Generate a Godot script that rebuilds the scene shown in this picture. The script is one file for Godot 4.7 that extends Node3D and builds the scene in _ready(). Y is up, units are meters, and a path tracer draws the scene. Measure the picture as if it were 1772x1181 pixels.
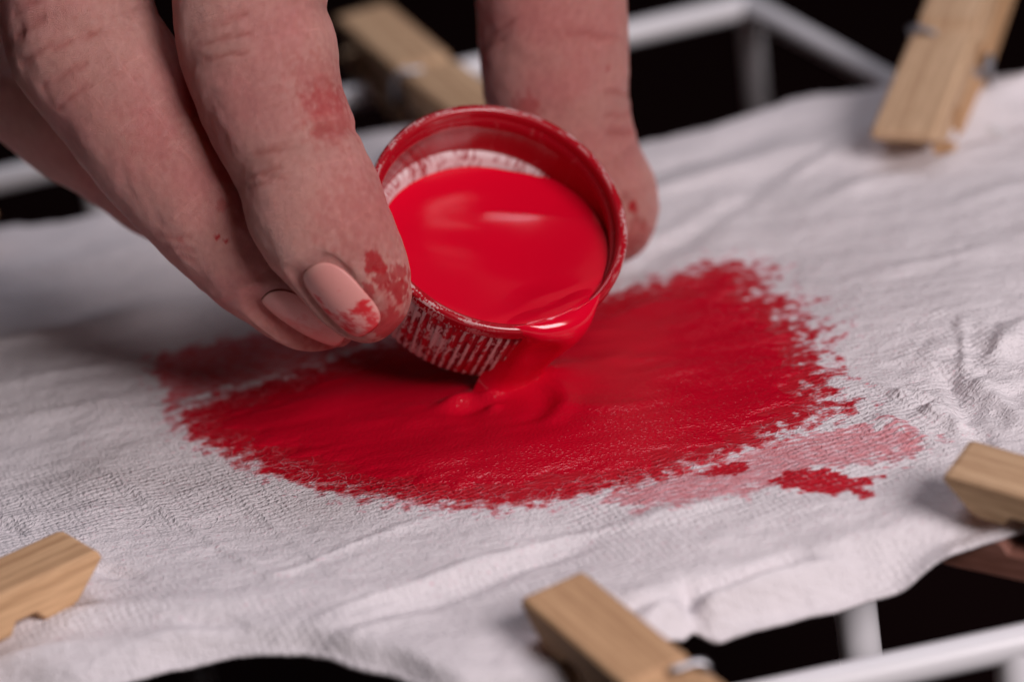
extends Node3D
# A ribbed screw cap of red paint poured onto a white fleece cloth. Lengths below are millimetres (MM turns them into metres).
const MM := 0.001
const TOWARD := Vector3(0.0, 0.454, 0.891)      # from the scene towards the photographer
const X0 := -100.0
const X1 := 104.0
const Z0 := -106.0
const Z1 := 70.0

var rng := RandomNumberGenerator.new()
var n_low := FastNoiseLite.new()
var n_mid := FastNoiseLite.new()
var n_fine := FastNoiseLite.new()
var front_pts := PackedVector2Array([Vector2(-104, 34), Vector2(-75, 40), Vector2(-61, 46), Vector2(-52, 49.5), Vector2(-46, 48.2), Vector2(-41, 46.7), Vector2(-34.4, 46.2), Vector2(-27, 48.0), Vector2(-18, 54.0), Vector2(-9, 62.0), Vector2(0, 63.0), Vector2(9, 60.0), Vector2(14.8, 53.5), Vector2(16.4, 51.6), Vector2(18.7, 53.2), Vector2(24, 51.8), Vector2(29.5, 50.0), Vector2(38, 47.8), Vector2(45.9, 46.3), Vector2(50.3, 45.6), Vector2(56, 45.5), Vector2(66, 41), Vector2(80, 30), Vector2(106, 22)])
var back_pts := PackedVector2Array([Vector2(-104, -86), Vector2(-74, -82.5), Vector2(-60, -81), Vector2(-47, -84), Vector2(-32, -94), Vector2(-20, -99), Vector2(3, -97), Vector2(14, -88), Vector2(23, -80), Vector2(33, -82), Vector2(52, -89), Vector2(61, -88.5), Vector2(85, -87.5), Vector2(106, -88)])
# folds of the cloth: x0, z0, x1, z1, height, width
var folds := [
	[56.0, -62.0, 92.0, -82.0, 2.6, 3.6], [60.0, -55.0, 95.0, -70.0, -1.2, 3.0],
	[22.0, -55.0, 55.0, -68.5, 0.9, 2.6], [19.0, -34.0, 43.0, -57.0, -0.9, 2.6], [24.0, -42.0, 52.0, -62.0, 0.7, 2.2], [49.0, -48.0, 85.0, -64.0, 0.8, 2.6],
	[20.0, -62.0, 45.0, -74.0, -0.7, 3.0], [-80.0, -36.0, -46.0, -40.0, 1.2, 2.4], [-82.0, -48.0, -40.0, -47.0, -1.0, 4.0], [-80.0, -61.0, -40.0, -61.0, 0.9, 4.0], [-75.0, -24.0, -50.0, -26.0, 0.5, 1.8],
	[-82.0, -14.0, -50.0, -14.0, 0.35, 2.0],
	[-50.0, 5.0, -30.0, 34.0, 0.42, 0.75], [-36.0, 10.0, -22.0, 36.0, 0.2, 0.6], [-29.5, 34.0, -13.0, 25.5, 0.42, 0.7], [-21.5, 43.5, 3.0, 34.0, 1.0, 0.9], [-20.0, 46.5, 4.5, 36.5, -0.7, 1.4], [3.0, 34.0, 22.0, 31.0, 0.5, 1.0],
	[-11.0, 37.5, 5.0, 38.0, 0.25, 1.6], [53.5, 8.0, 54.5, 26.0, -0.8, 1.3], [47.0, 12.0, 52.5, 15.5, 0.9, 0.9], [50.0, 16.5, 53.0, 22.0, 0.9, 1.2], [60.0, 6.0, 66.0, -2.5, 1.3, 2.0], [56.5, 11.0, 60.0, 22.0, 0.9, 1.2], [57.0, 4.0, 72.0, 12.0, -0.6, 1.3], [48.0, 3.0, 60.0, 9.0, 0.5, 0.7], [45.0, 9.0, 52.0, 22.0, 0.4, 0.6], [58.0, -4.0, 56.0, 8.0, 0.5, 0.7],
	[44.0, 18.0, 50.0, 26.0, 0.5, 1.0], [-2.0, 51.5, 12.0, 50.0, -1.3, 2.4], [12.0, 49.5, 29.0, 43.6, -1.6, 1.2], [13.0, 51.5, 29.5, 46.0, 1.1, 1.4], [29.0, 43.6, 49.0, 43.5, -0.6, 1.2], [18.0, 42.0, 40.0, 38.0, -0.35, 2.2],
	[-66.0, 11.0, -61.0, 16.0, -0.9, 0.9], [-51.5, 26.0, -46.0, 29.5, -0.7, 0.9], [-39.5, 41.0, -33.0, 43.5, -0.7, 1.3], [-60.0, 36.0, -32.0, 39.0, 0.9, 2.0], [-58.0, 43.0, -36.0, 43.5, 0.7, 1.5], [-24.0, 49.5, -13.0, 47.0, 0.5, 1.2],
	[-30.0, -86.0, -22.0, -80.0, 2.0, 1.6], [-24.0, -88.0, -16.0, -76.0, -1.6, 1.6], [-14.0, -84.0, -9.0, -72.0, 1.6, 1.6], [-6.0, -84.0, -4.0, -70.0, -1.2, 1.8], [60.0, -38.0, 95.0, -46.0, 0.5, 3.0], [45.0, -20.0, 80.0, -28.0, 0.35, 2.0]]
# dense paint, the thin washes beside it and the drops, as outlines in x and z
var main_patch := PackedVector2Array([Vector2(-44.4, -12.4), Vector2(-36.2, -15.2), Vector2(-27.0, -18.5), Vector2(-17.7, -21.6), Vector2(-8.2, -25.5), Vector2(3.0, -29.1), Vector2(15.6, -28.6), Vector2(22.9, -30.8), Vector2(30.4, -33.4), Vector2(34.3, -33.0), Vector2(38.1, -29.0), Vector2(36.3, -22.0), Vector2(41.5, -17.3), Vector2(39.0, -14.5), Vector2(42.7, -6.6), Vector2(40.2, -3.7), Vector2(41.5, 3.1), Vector2(40.1, 8.9), Vector2(41.9, 13.3), Vector2(40.3, 15.2), Vector2(35.1, 17.1), Vector2(30.4, 20.0), Vector2(25.1, 22.8), Vector2(20.2, 23.5), Vector2(15.2, 24.8), Vector2(10.4, 25.1), Vector2(6.2, 25.9), Vector2(-2.1, 25.8), Vector2(-7.5, 24.3), Vector2(-14.3, 21.5), Vector2(-18.4, 19.3), Vector2(-24.7, 15.0), Vector2(-31.9, 9.0), Vector2(-37.1, 2.9), Vector2(-41.7, -3.0), Vector2(-43.4, -7.3)])
var wash_back := PackedVector2Array([Vector2(-47.9, -28.3), Vector2(-36.6, -30.0), Vector2(-27.1, -31.1), Vector2(-15.9, -31.5), Vector2(-10.1, -26.2), Vector2(-23.9, -18.1), Vector2(-34.6, -15.4), Vector2(-44.1, -13.1), Vector2(-47.0, -20.4)])
var wash_front := PackedVector2Array([Vector2(9.6, 26.3), Vector2(18.7, 22.4), Vector2(29.5, 19.2), Vector2(40.3, 18.3), Vector2(45.8, 19.8), Vector2(48.5, 23.8), Vector2(44.6, 26.2), Vector2(34.9, 26.5), Vector2(28.4, 28.8), Vector2(19.4, 30.3), Vector2(13.4, 29.5)])
var drop_patch := PackedVector2Array([Vector2(28.9, 27.6), Vector2(30.9, 25.9), Vector2(36.2, 26.9), Vector2(38.2, 29.2), Vector2(42.0, 29.7), Vector2(39.5, 31.6), Vector2(39.8, 34.4), Vector2(38.3, 34.8), Vector2(37.0, 32.6), Vector2(34.5, 33.0), Vector2(29.6, 30.2)])
var drop_patch_b := PackedVector2Array([Vector2(20.3, 22.8), Vector2(27.3, 22.0), Vector2(27.9, 23.7), Vector2(25.5, 25.0), Vector2(24.1, 26.2), Vector2(22.1, 24.8)])
var puddle_patch := PackedVector2Array([Vector2(-23.9, -8.7), Vector2(-17.9, -13.3), Vector2(-8.6, -17.1), Vector2(2.4, -20.5), Vector2(14.6, -19.2), Vector2(21.8, -14.4), Vector2(25.2, -5.1), Vector2(23.3, 3.8), Vector2(19.0, 10.2), Vector2(11.6, 12.4), Vector2(3.1, 11.7), Vector2(-6.7, 8.9), Vector2(-15.3, 5.4), Vector2(-21.0, 0.0)])

# the cap stands tilted in the fingers: centre of its rim, its lowest direction, its opening direction
var cap_at := Vector3(1.70, 22.75, -7.4)
var cap_up := Vector3(0.30, 0.78, 0.55).normalized()
var cap_lip := Vector3.RIGHT
const CAP_R := 16.7
const CAP_H := 15.0


func V(x: float, y: float, z: float) -> Vector3:
	return Vector3(x, y, z)


func _ready() -> void:
	rng.seed = 7
	setup_noise()
	cap_lip = (Vector3(0, -1, 0) + cap_up * cap_up.y).normalized()
	make_camera_and_light()
	make_table()
	make_rack()
	make_cloth()
	make_pins()
	make_paint_layer()
	make_cap()
	make_cap_paint()
	make_hand()


func setup_noise() -> void:
	for a in [[n_low, 1, 0.02], [n_mid, 2, 0.11], [n_fine, 3, 0.9]]:
		a[0].seed = a[1]
		a[0].noise_type = FastNoiseLite.TYPE_SIMPLEX_SMOOTH
		a[0].frequency = a[2]
		a[0].fractal_type = FastNoiseLite.FRACTAL_FBM
		a[0].fractal_octaves = 3


func make_camera_and_light() -> void:
	var cam := Camera3D.new()
	cam.name = "camera"
	add_child(cam)
	var back := TOWARD
	var right := Vector3(0.99026807, -0.12400414, 0.06318327)
	cam.transform = Transform3D(Basis(right, back.cross(right), back).orthonormalized(), Vector3(1.1, 166.0, 308.5) * MM)
	cam.fov = 14.0
	cam.near = 0.01
	cam.far = 20.0
	var lens := CameraAttributesPhysical.new()
	lens.frustum_focal_length = 12.0 / tan(deg_to_rad(7.0))
	lens.frustum_near = 0.01
	lens.frustum_far = 20.0
	lens.frustum_focus_distance = 0.337
	lens.exposure_aperture = lens.frustum_focal_length / 9.5      # an iris 9.5 mm across
	cam.attributes = lens
	cam.current = true
	if absf(cam.fov - 14.0) > 0.05:
		print("fov ", cam.fov)
	var e := Environment.new()
	e.background_mode = Environment.BG_COLOR
	e.background_color = Color(0.010, 0.003, 0.003)
	e.tonemap_mode = Environment.TONE_MAPPER_LINEAR
	e.tonemap_exposure = 1.08
	e.sdfgi_enabled = true
	e.ssao_enabled = true
	e.ssil_enabled = true
	var w := WorldEnvironment.new()
	w.name = "environment"
	w.environment = e
	add_child(w)
	lamp("key_light", V(0.54, 0.58, 0.61) * 620.0, V(2, 6, 0), Vector2(0.26, 0.22), 0.30, Color(1.0, 0.955, 0.965))
	lamp("fill_light", V(0.10, 0.90, -0.40) * 800.0, V(0, 0, 0), Vector2(0.32, 0.24), 0.17, Color(0.96, 0.95, 1.0))


func lamp(called: String, from: Vector3, to: Vector3, size: Vector2, energy: float, tint: Color) -> void:
	var l := AreaLight3D.new()
	l.name = called
	l.area_size = size
	l.light_energy = energy
	l.light_color = tint
	l.area_normalize_energy = true
	l.shadow_enabled = true
	l.area_range = 4.0
	add_child(l)
	l.look_at_from_position(from * MM, to * MM, Vector3(0, 1, 0.01).normalized())


# ---------- helpers

func tag(o: Node, label: String, category := "", group := "", kind := "") -> void:
	if label:
		o.set_meta("label", label)
	if category:
		o.set_meta("category", category)
	if group:
		o.set_meta("group", group)
	if kind:
		o.set_meta("kind", kind)


func thing(called: String, label: String, category: String, group := "") -> Node3D:
	var o := Node3D.new()
	o.name = called
	add_child(o, true)
	tag(o, label, category, group)
	return o


func put(called: String, mesh: Mesh, m: Material, parent: Node) -> MeshInstance3D:
	var o := MeshInstance3D.new()
	o.name = called
	o.mesh = mesh
	o.material_override = m
	parent.add_child(o, true)
	return o


func mat(c: Color, rough: float, spec := 0.5) -> StandardMaterial3D:
	var m := StandardMaterial3D.new()
	m.albedo_color = c.linear_to_srgb()
	m.roughness = rough
	m.metallic_specular = spec
	return m


# a sheet of rows x columns points; flip turns the front side over
func sheet(v: PackedVector3Array, uv: PackedVector2Array, col: PackedColorArray, rows: int, cols: int, flip := false) -> ArrayMesh:
	var st := SurfaceTool.new()
	add_sheet(st, v, uv, col, rows, cols, flip)
	return finish(st)


func add_sheet(st: SurfaceTool, v: PackedVector3Array, uv: PackedVector2Array, col: PackedColorArray, rows: int, cols: int, flip := false) -> void:
	var idx := PackedInt32Array()
	idx.resize((rows - 1) * (cols - 1) * 6)
	var k := 0
	for i in rows - 1:
		for j in cols - 1:
			var a := i * cols + j
			var b := a + 1
			var c := a + cols
			var d := c + 1
			if flip:
				idx[k] = a; idx[k + 1] = c; idx[k + 2] = b; idx[k + 3] = b; idx[k + 4] = c; idx[k + 5] = d
			else:
				idx[k] = a; idx[k + 1] = b; idx[k + 2] = c; idx[k + 3] = b; idx[k + 4] = d; idx[k + 5] = c
			k += 6
	var arr := []
	arr.resize(Mesh.ARRAY_MAX)
	arr[Mesh.ARRAY_VERTEX] = v
	if uv.size():
		arr[Mesh.ARRAY_TEX_UV] = uv
	if col.size():
		arr[Mesh.ARRAY_COLOR] = col
	arr[Mesh.ARRAY_INDEX] = idx
	var am := ArrayMesh.new()
	am.add_surface_from_arrays(Mesh.PRIMITIVE_TRIANGLES, arr)
	st.append_from(am, 0, Transform3D())


func finish(st: SurfaceTool) -> ArrayMesh:
	st.generate_normals()
	return st.commit()


func along(pts: PackedVector2Array, x: float) -> float:
	for i in pts.size() - 1:
		if x <= pts[i + 1].x:
			var f := clampf((x - pts[i].x) / (pts[i + 1].x - pts[i].x), 0.0, 1.0)
			f = f * f * (3.0 - 2.0 * f) * 0.5 + f * 0.5
			return lerpf(pts[i].y, pts[i + 1].y, f)
	return pts[pts.size() - 1].y


func seg_dist(p: Vector2, a: Vector2, b: Vector2) -> float:
	var t := clampf((p - a).dot(b - a) / (b - a).length_squared(), 0.0, 1.0)
	return p.distance_to(a + (b - a) * t)


func inside_dist(p: Vector2, poly: PackedVector2Array) -> float:      # positive inside
	var d := 1e9
	var j := poly.size() - 1
	for i in poly.size():
		d = minf(d, seg_dist(p, poly[j], poly[i]))
		j = i
	return d if Geometry2D.is_point_in_polygon(p, poly) else -d


func spline(pts: Array, t: float) -> Variant:      # Catmull-Rom through numbers or vectors, t from 0 to 1
	var n := pts.size() - 1
	var f := clampf(t, 0.0, 1.0) * n
	var i := mini(int(f), n - 1)
	f -= i
	var b = pts[i]
	var c = pts[i + 1]
	var a = pts[i - 1] if i > 0 else b * 2.0 - c
	var d = pts[i + 2] if i + 2 <= n else c * 2.0 - b
	return (b * 2.0 + (c - a) * f + (a * 2.0 - b * 5.0 + c * 4.0 - d) * f * f + (b * 3.0 - a - c * 3.0 + d) * f * f * f) * 0.5


# a tube through points (mm) with a radius at each; ry is the radius across `flat`
func tube(st: SurfaceTool, pts: Array, rx: Array, ry: Array, flat: Vector3, rows: int, cols: int, round_ends := true) -> void:
	var v := PackedVector3Array()
	var total := rows + (6 if round_ends else 0)
	for i in total:
		var t := float(i) / (total - 1)
		var swell := 1.0
		var shift := 0.0
		if round_ends:
			t = clampf(float(i - 3) / (rows - 1), 0.0, 1.0)
			if i < 3:
				swell = sin(i * PI / 6.0); shift = -cos(i * PI / 6.0)
			elif i > total - 4:
				swell = sin((total - 1 - i) * PI / 6.0); shift = cos((total - 1 - i) * PI / 6.0)
		var p: Vector3 = spline(pts, t)
		var q: Vector3 = spline(pts, t + 0.004)
		var o: Vector3 = spline(pts, t - 0.004)
		var dir := (q - o).normalized()
		var side := dir.cross(flat).normalized()
		var up := side.cross(dir).normalized()
		var a: float = spline(rx, t)
		var b: float = spline(ry, t)
		p += dir * shift * minf(a, b)
		for j in cols + 1:
			var w := TAU * j / cols
			v.append((p + (side * cos(w) * a + up * sin(w) * b) * swell) * MM)
	add_sheet(st, v, PackedVector2Array(), PackedColorArray(), total, cols + 1, true)


func noise_image(w: int, h: int, freq: float, sd: int, type := FastNoiseLite.TYPE_SIMPLEX_SMOOTH, octaves := 3) -> Image:
	var n := FastNoiseLite.new()
	n.seed = sd
	n.noise_type = type
	n.frequency = freq
	n.fractal_type = FastNoiseLite.FRACTAL_FBM if octaves > 1 else FastNoiseLite.FRACTAL_NONE
	n.fractal_octaves = octaves
	return n.get_image(w, h, false, false, true)


func stretched(w: int, h: int, from_w: int, from_h: int, freq: float, sd: int) -> Image:
	var im := noise_image(from_w, from_h, freq, sd)
	im.resize(w, h, Image.INTERPOLATE_CUBIC)
	return im


# ---------- setting

func make_table() -> void:
	var st := SurfaceTool.new()
	var v := PackedVector3Array()
	for i in 2:
		for j in 2:
			v.append(V(-1500 + 3000 * j, -112, -2200 + 3200 * i) * MM)
	add_sheet(st, v, PackedVector2Array(), PackedColorArray(), 2, 2)
	var o := put("table_top", finish(st), mat(Color(0.006, 0.0022, 0.0022), 0.7, 0.1), self)
	tag(o, "dark table surface under the white wire rack", "", "", "structure")


func make_rack() -> void:
	var rack := thing("wire_rack", "white wire rack under the clamped cloth", "rack")
	var m := mat(Color(0.80, 0.79, 0.81), 0.3)
	var far_corner := V(48.5, -2, -132.6)
	var far_left := V(-150, -2, -84)
	var near_right := V(104, -2, 10)
	var near_left := V(-118, -7, 79)
	for a in [[far_corner, far_left], [far_corner, near_right], [near_right, V(100, -7, 51.2)], [V(100, -7, 51.2), near_left], [near_left, far_left],
			[far_corner, V(48.5, -112, -132.6)], [far_left, V(-150, -112, -84)], [V(50.3, -7.8, 57.6), V(50.3, -112, 57.6)], [V(-62, -3, -106.0), V(-62, -112, -106.0)]]:
		wire(rack, a[0], a[1], 2.0, m)
	# the rails of the level below and the posts that carry them
	wire(rack, V(36.5, -10, 34), V(39.5, -112, 34), 2.6, m)
	wire(rack, V(-31.8, -9, 47), V(-31.8, -112, 47), 1.9, m)
	wire(rack, V(-150, -60, 30), V(110, -60, -10), 2.0, m)


func wire(parent: Node, a: Vector3, b: Vector3, r: float, m: Material) -> void:
	var st := SurfaceTool.new()
	tube(st, [a, a.lerp(b, 0.5), b], [r, r, r], [r, r, r], Vector3(0.3, 0.9, 0.2).normalized() if absf((b - a).normalized().y) < 0.8 else Vector3.RIGHT, 6, 20)
	put("wire", finish(st), m, parent)


func cloth_y(x: float, z: float) -> float:
	var p := Vector2(x, z)
	var y := n_low.get_noise_2d(x, z) * 1.3 + n_mid.get_noise_2d(x * 0.8, z * 1.3) * 0.16
	y += n_mid.get_noise_2d(x * 0.35 + 300.0, z * 1.5) * 0.22
	var calm := smoothstep(-6.0, 8.0, -inside_quick(p))
	y *= lerpf(0.35, 1.0, calm)
	for f in folds:
		var a := Vector2(f[0], f[1])
		var b := Vector2(f[2], f[3])
		var ab := b - a
		var t := (p - a).dot(ab) / ab.length_squared()
		if t < -0.25 or t > 1.25:
			continue
		var d := absf((p - a).cross(ab)) / ab.length()
		var w: float = f[5] * (1.0 + 0.3 * sin(t * 7.0 + f[0]))
		if d > 3.2 * w:
			continue
		y += f[4] * exp(-d * d / (w * w)) * smoothstep(-0.25, 0.15, t) * (1.0 - smoothstep(0.8, 1.25, t))
	# crumpled corner on the right
	var c := smoothstep(26.0, 8.0, p.distance_to(Vector2(62, 12)))
	y += c * (absf(n_mid.get_noise_2d(x * 0.9, z * 0.9)) * 0.8 - 0.1)
	var e := along(front_pts, x) - z
	var roll := smoothstep(12.0, 17.0, x) * smoothstep(58.0, 46.0, x)
	var held := smoothstep(39.0, 47.0, x) * smoothstep(64.0, 56.0, x)
	y -= (2.0 + 2.6 * roll) * (1.0 - 0.8 * held) * pow(1.0 - smoothstep(0.0, 4.0 + 3.5 * roll, e), 1.5)
	var eb := z - along(back_pts, x)
	y -= 1.5 * pow(1.0 - smoothstep(0.0, 6.0, eb), 2.0)
	return y


func inside_quick(p: Vector2) -> float:      # roughly how deep inside the painted oval, in mm
	var q := (p - Vector2(-1, -3)) / Vector2(44, 29)
	return (1.0 - q.length()) * 30.0


func make_cloth() -> void:
	var cols := 460
	var rows := 400
	var v := PackedVector3Array()
	var uv := PackedVector2Array()
	for i in rows:
		for j in cols:
			var x := lerpf(X0, X1, float(j) / (cols - 1))
			var zb := along(back_pts, x)
			var zf := along(front_pts, x)
			zb += n_mid.get_noise_2d(x * 2.0, 5.0) * 0.8
			zf += n_mid.get_noise_2d(x * 2.0, 95.0) * 0.2
			var z := lerpf(zb, zf, float(i) / (rows - 1))
			v.append(V(x, cloth_y(x, z), z) * MM)
			uv.append(Vector2((x - X0) / (X1 - X0), (z - Z0) / (Z1 - Z0)))
	var m := StandardMaterial3D.new()
	cloth_textures(m)
	var st := SurfaceTool.new()
	add_sheet(st, v, uv, PackedColorArray(), rows, cols)
	# the underside and the four edges
	var under := PackedVector3Array()
	for p in v:
		under.append(p - Vector3(0, 0.45 * MM, 0))
	add_sheet(st, under, uv, PackedColorArray(), rows, cols, true)
	for edge in 4:
		var ev := PackedVector3Array()
		var euv := PackedVector2Array()
		var n := cols if edge < 2 else rows
		for s in 2:
			for k in n:
				var at: int = [k, (rows - 1) * cols + k, k * cols, k * cols + cols - 1][edge]
				ev.append(v[at] if s == 0 else under[at])
				euv.append(uv[at])
		add_sheet(st, ev, euv, PackedColorArray(), 2, n, edge == 0 or edge == 3)
	var o := put("cloth", finish(st), m, self)
	tag(o, "white fleece cloth with a brushed red paint patch, stretched by clothespins", "cloth")


func field(poly: PackedVector2Array, lo: Vector2, hi: Vector2, step: float, w: int, h: int) -> PackedFloat32Array:
	var cw := int((hi.x - lo.x) / step)
	var ch := int((hi.y - lo.y) / step)
	var im := Image.create_empty(cw, ch, false, Image.FORMAT_RF)
	for j in ch:
		for i in cw:
			im.set_pixel(i, j, Color(inside_dist(lo + Vector2((i + 0.5) / cw * (hi.x - lo.x), (j + 0.5) / ch * (hi.y - lo.y)), poly), 0, 0))
	im.resize(w, h, Image.INTERPOLATE_BILINEAR)
	return im.get_data().to_float32_array()


func cloth_textures(m: StandardMaterial3D) -> void:
	var W := 2048
	var H := 1760
	var px := (X1 - X0) / W
	var pz := (Z1 - Z0) / H
	# relief: a lattice of pressed dots, fibres and small creases
	var fib := stretched(W, H, 1400, H, 0.42, 21).get_data()
	var str_x := stretched(W, H, 512, H, 0.13, 22).get_data()
	var lump := noise_image(W, H, 0.03, 23).get_data()
	var mask := stretched(W, H, 128, 110, 0.05, 24).get_data()
	var hairs := PackedByteArray()      # loose fibres lying on the fleece
	hairs.resize(W * H)
	for n in 46000:
		var p := Vector2(rng.randf() * W, rng.randf() * H)
		var turn := rng.randfn(0.0, 0.55)
		var bend := rng.randfn(0.0, 0.05)
		var tone := rng.randi_range(70, 255)
		for q in rng.randi_range(9, 26):
			var at := posmod(int(p.y), H) * W + posmod(int(p.x), W)
			hairs[at] = maxi(hairs[at], tone)
			p += Vector2.from_angle(turn)
			turn += bend
	var bump := PackedByteArray()
	bump.resize(W * H)
	var k := 0
	for j in H:
		var z := Z0 + j * pz
		for i in W:
			var x := X0 + i * px
			var warp := (lump[k] - 128) * 0.012
			var dots := sin((x * 0.92 + z * 0.39) * 5.3 + warp) * sin((z * 0.92 - x * 0.39) * 5.3 - warp)
			var strong := clampf((mask[k] - 105) / 60.0, 0.0, 1.0)
			bump[k] = clampi(int(110 + dots * 27.0 * strong + (fib[k] - 128) * 0.34 + (str_x[k] - 128) * 0.22 + (lump[k] - 128) * 0.22 + hairs[k] * 0.18), 0, 255)
			k += 1
	# colour: white, with the paint where it was brushed on
	var rgba := PackedByteArray()
	rgba.resize(W * H * 4)
	var img := Image.create_empty(W, H, false, Image.FORMAT_RGBA8)
	img.fill(Color8(232, 226, 228, 240))
	var lo := Vector2(-56, -42)
	var hi := Vector2(56, 42)
	var x_at := int((lo.x - X0) / px)
	var z_at := int((lo.y - Z0) / pz)
	var w := int((hi.x - lo.x) / px)
	var h := int((hi.y - lo.y) / pz)
	var fm := field(main_patch, lo, hi, 0.8, w, h)
	var fb := field(wash_back, lo, hi, 1.0, w, h)
	var ff := field(wash_front, lo, hi, 1.0, w, h)
	var fd := field(drop_patch, lo, hi, 0.5, w, h)
	var fe := field(drop_patch_b, lo, hi, 0.5, w, h)
	var hair := stretched(w, h, w / 4, h, 0.16, 31).get_data()
	var hair2 := stretched(w, h, w / 2, int(h * 0.9), 0.22, 32).get_data()
	var ragged := noise_image(w, h, 0.035, 33, FastNoiseLite.TYPE_SIMPLEX_SMOOTH, 4).get_data()
	var patch := PackedByteArray()
	patch.resize(w * h * 4)
	k = 0
	for j in h:
		for i in w:
			var at := (j + z_at) * W + i + x_at
			var hn := (hair[k] - 128) / 128.0
			var h2 := (hair2[k] - 128) / 128.0
			var rn := (ragged[k] - 128) / 128.0
			var weave := (bump[at] - 128) / 128.0
			var hair_on := hairs[at] / 255.0
			var right := smoothstep(0.55, 0.95, float(i) / w)
			# dense paint: fibres stand out of it near its edge
			var grain := h2 * 0.55 + (fib[at] - 128) / 128.0 * 0.65 + hn * 0.35 + (str_x[at] - 128) / 128.0 * 0.35
			var d := fm[k] + rn * (2.6 + 3.0 * right) + hn * (0.8 + 1.2 * right)
			var cov := smoothstep(-2.4 - 1.0 * right, 4.0 + 3.0 * right, d)
			var c := smoothstep(0.16, 0.62, cov + grain * 0.42 * (1.0 - cov * 0.5)) * lerpf(0.72, 1.0, smoothstep(0.3, 0.9, cov))
			c *= 1.0 - hair_on * 0.5 * smoothstep(8.0, 1.0, d)
			if d > 3.0:
				bump[at] = int(lerpf(bump[at], 122.0, 0.62 * smoothstep(3.0, 8.0, d)))
			if d > 9.0:
				c = maxf(c, 0.97)
			# thin brushed washes
			var wb := clampf(fb[k] * 0.8 + rn * 1.5 + hn * 1.6, 0.0, 1.0) * clampf(0.74 + hn * 0.28 + grain * 0.2, 0.1, 0.92)
			var wf := clampf((ff[k] + 1.0) * 0.8 + rn * 2.0 + hn * 1.6, 0.0, 1.0) * clampf(0.40 + hn * 0.25 + grain * 0.25 - weave * 0.2, 0.05, 0.75)
			var dd := clampf((maxf(fd[k], fe[k]) + rn * 1.0 + hn * 0.8) * 3.0, 0.0, 1.0) * clampf(1.12 - weave * 1.0 - h2 * 0.8, 0.25, 1.0)
			c = maxf(maxf(c, dd), maxf(wb, wf))
			var red := Color(0.54, 0.003, 0.016)
			var base := Color(0.805, 0.76, 0.775)
			var thin := clampf(maxf(wb, wf) - maxf(dd, 0.0), 0.0, 1.0)
			red = red.lerp(Color(0.72, 0.035, 0.06), thin)
			var out := Color(base.r * pow(red.r / base.r, c), base.g * pow(red.g / base.g, c), base.b * pow(red.b / base.b, c)) if c < 0.55 else base.lerp(red, clampf(c * 1.04, 0.0, 1.0))
			if c < 0.55:
				out = out.lerp(base.lerp(red, c), 0.6)
			out = out.linear_to_srgb()
			var o := k * 4
			patch[o] = int(out.r * 255.0)
			patch[o + 1] = int(out.g * 255.0)
			patch[o + 2] = int(out.b * 255.0)
			patch[o + 3] = int(lerpf(240.0, 128.0, c))
			k += 1
	img.blit_rect(Image.create_from_data(w, h, false, Image.FORMAT_RGBA8, patch), Rect2i(0, 0, w, h), Vector2i(x_at, z_at))
	var tex := ImageTexture.create_from_image(img)
	m.albedo_texture = tex
	m.roughness_texture = tex
	m.roughness_texture_channel = BaseMaterial3D.TEXTURE_CHANNEL_ALPHA
	m.roughness = 1.0
	m.metallic_specular = 0.4
	m.heightmap_enabled = true
	m.heightmap_texture = ImageTexture.create_from_image(Image.create_from_data(W, H, false, Image.FORMAT_L8, bump))
	m.heightmap_scale = 0.062


# ---------- clothespins

func wood(sd: int, tint: Color) -> StandardMaterial3D:
	var w := 256
	var h := 256
	var a := stretched(w, h, 12, h, 0.07, sd).get_data()
	var b := stretched(w, h, 40, h, 0.3, sd + 1).get_data()
	var out := PackedByteArray()
	out.resize(w * h * 3)
	for k in w * h:
		var t := clampf((a[k] - 128) / 128.0 * 0.55 + (b[k] - 128) / 128.0 * 0.3, -1.0, 1.0)
		var c := Color(tint.r * (1.0 + t * 0.5), tint.g * (1.0 + t * 0.62), tint.b * (1.0 + t * 0.7)).linear_to_srgb()
		out[k * 3] = int(clampf(c.r, 0, 1) * 255)
		out[k * 3 + 1] = int(clampf(c.g, 0, 1) * 255)
		out[k * 3 + 2] = int(clampf(c.b, 0, 1) * 255)
	var m := StandardMaterial3D.new()
	m.albedo_texture = ImageTexture.create_from_image(Image.create_from_data(w, h, false, Image.FORMAT_RGB8, out))
	m.roughness = 0.62
	m.metallic_specular = 0.35
	m.heightmap_enabled = true
	m.heightmap_texture = ImageTexture.create_from_image(Image.create_from_data(w, h, false, Image.FORMAT_L8, b))
	m.heightmap_scale = 0.006
	return m


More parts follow.
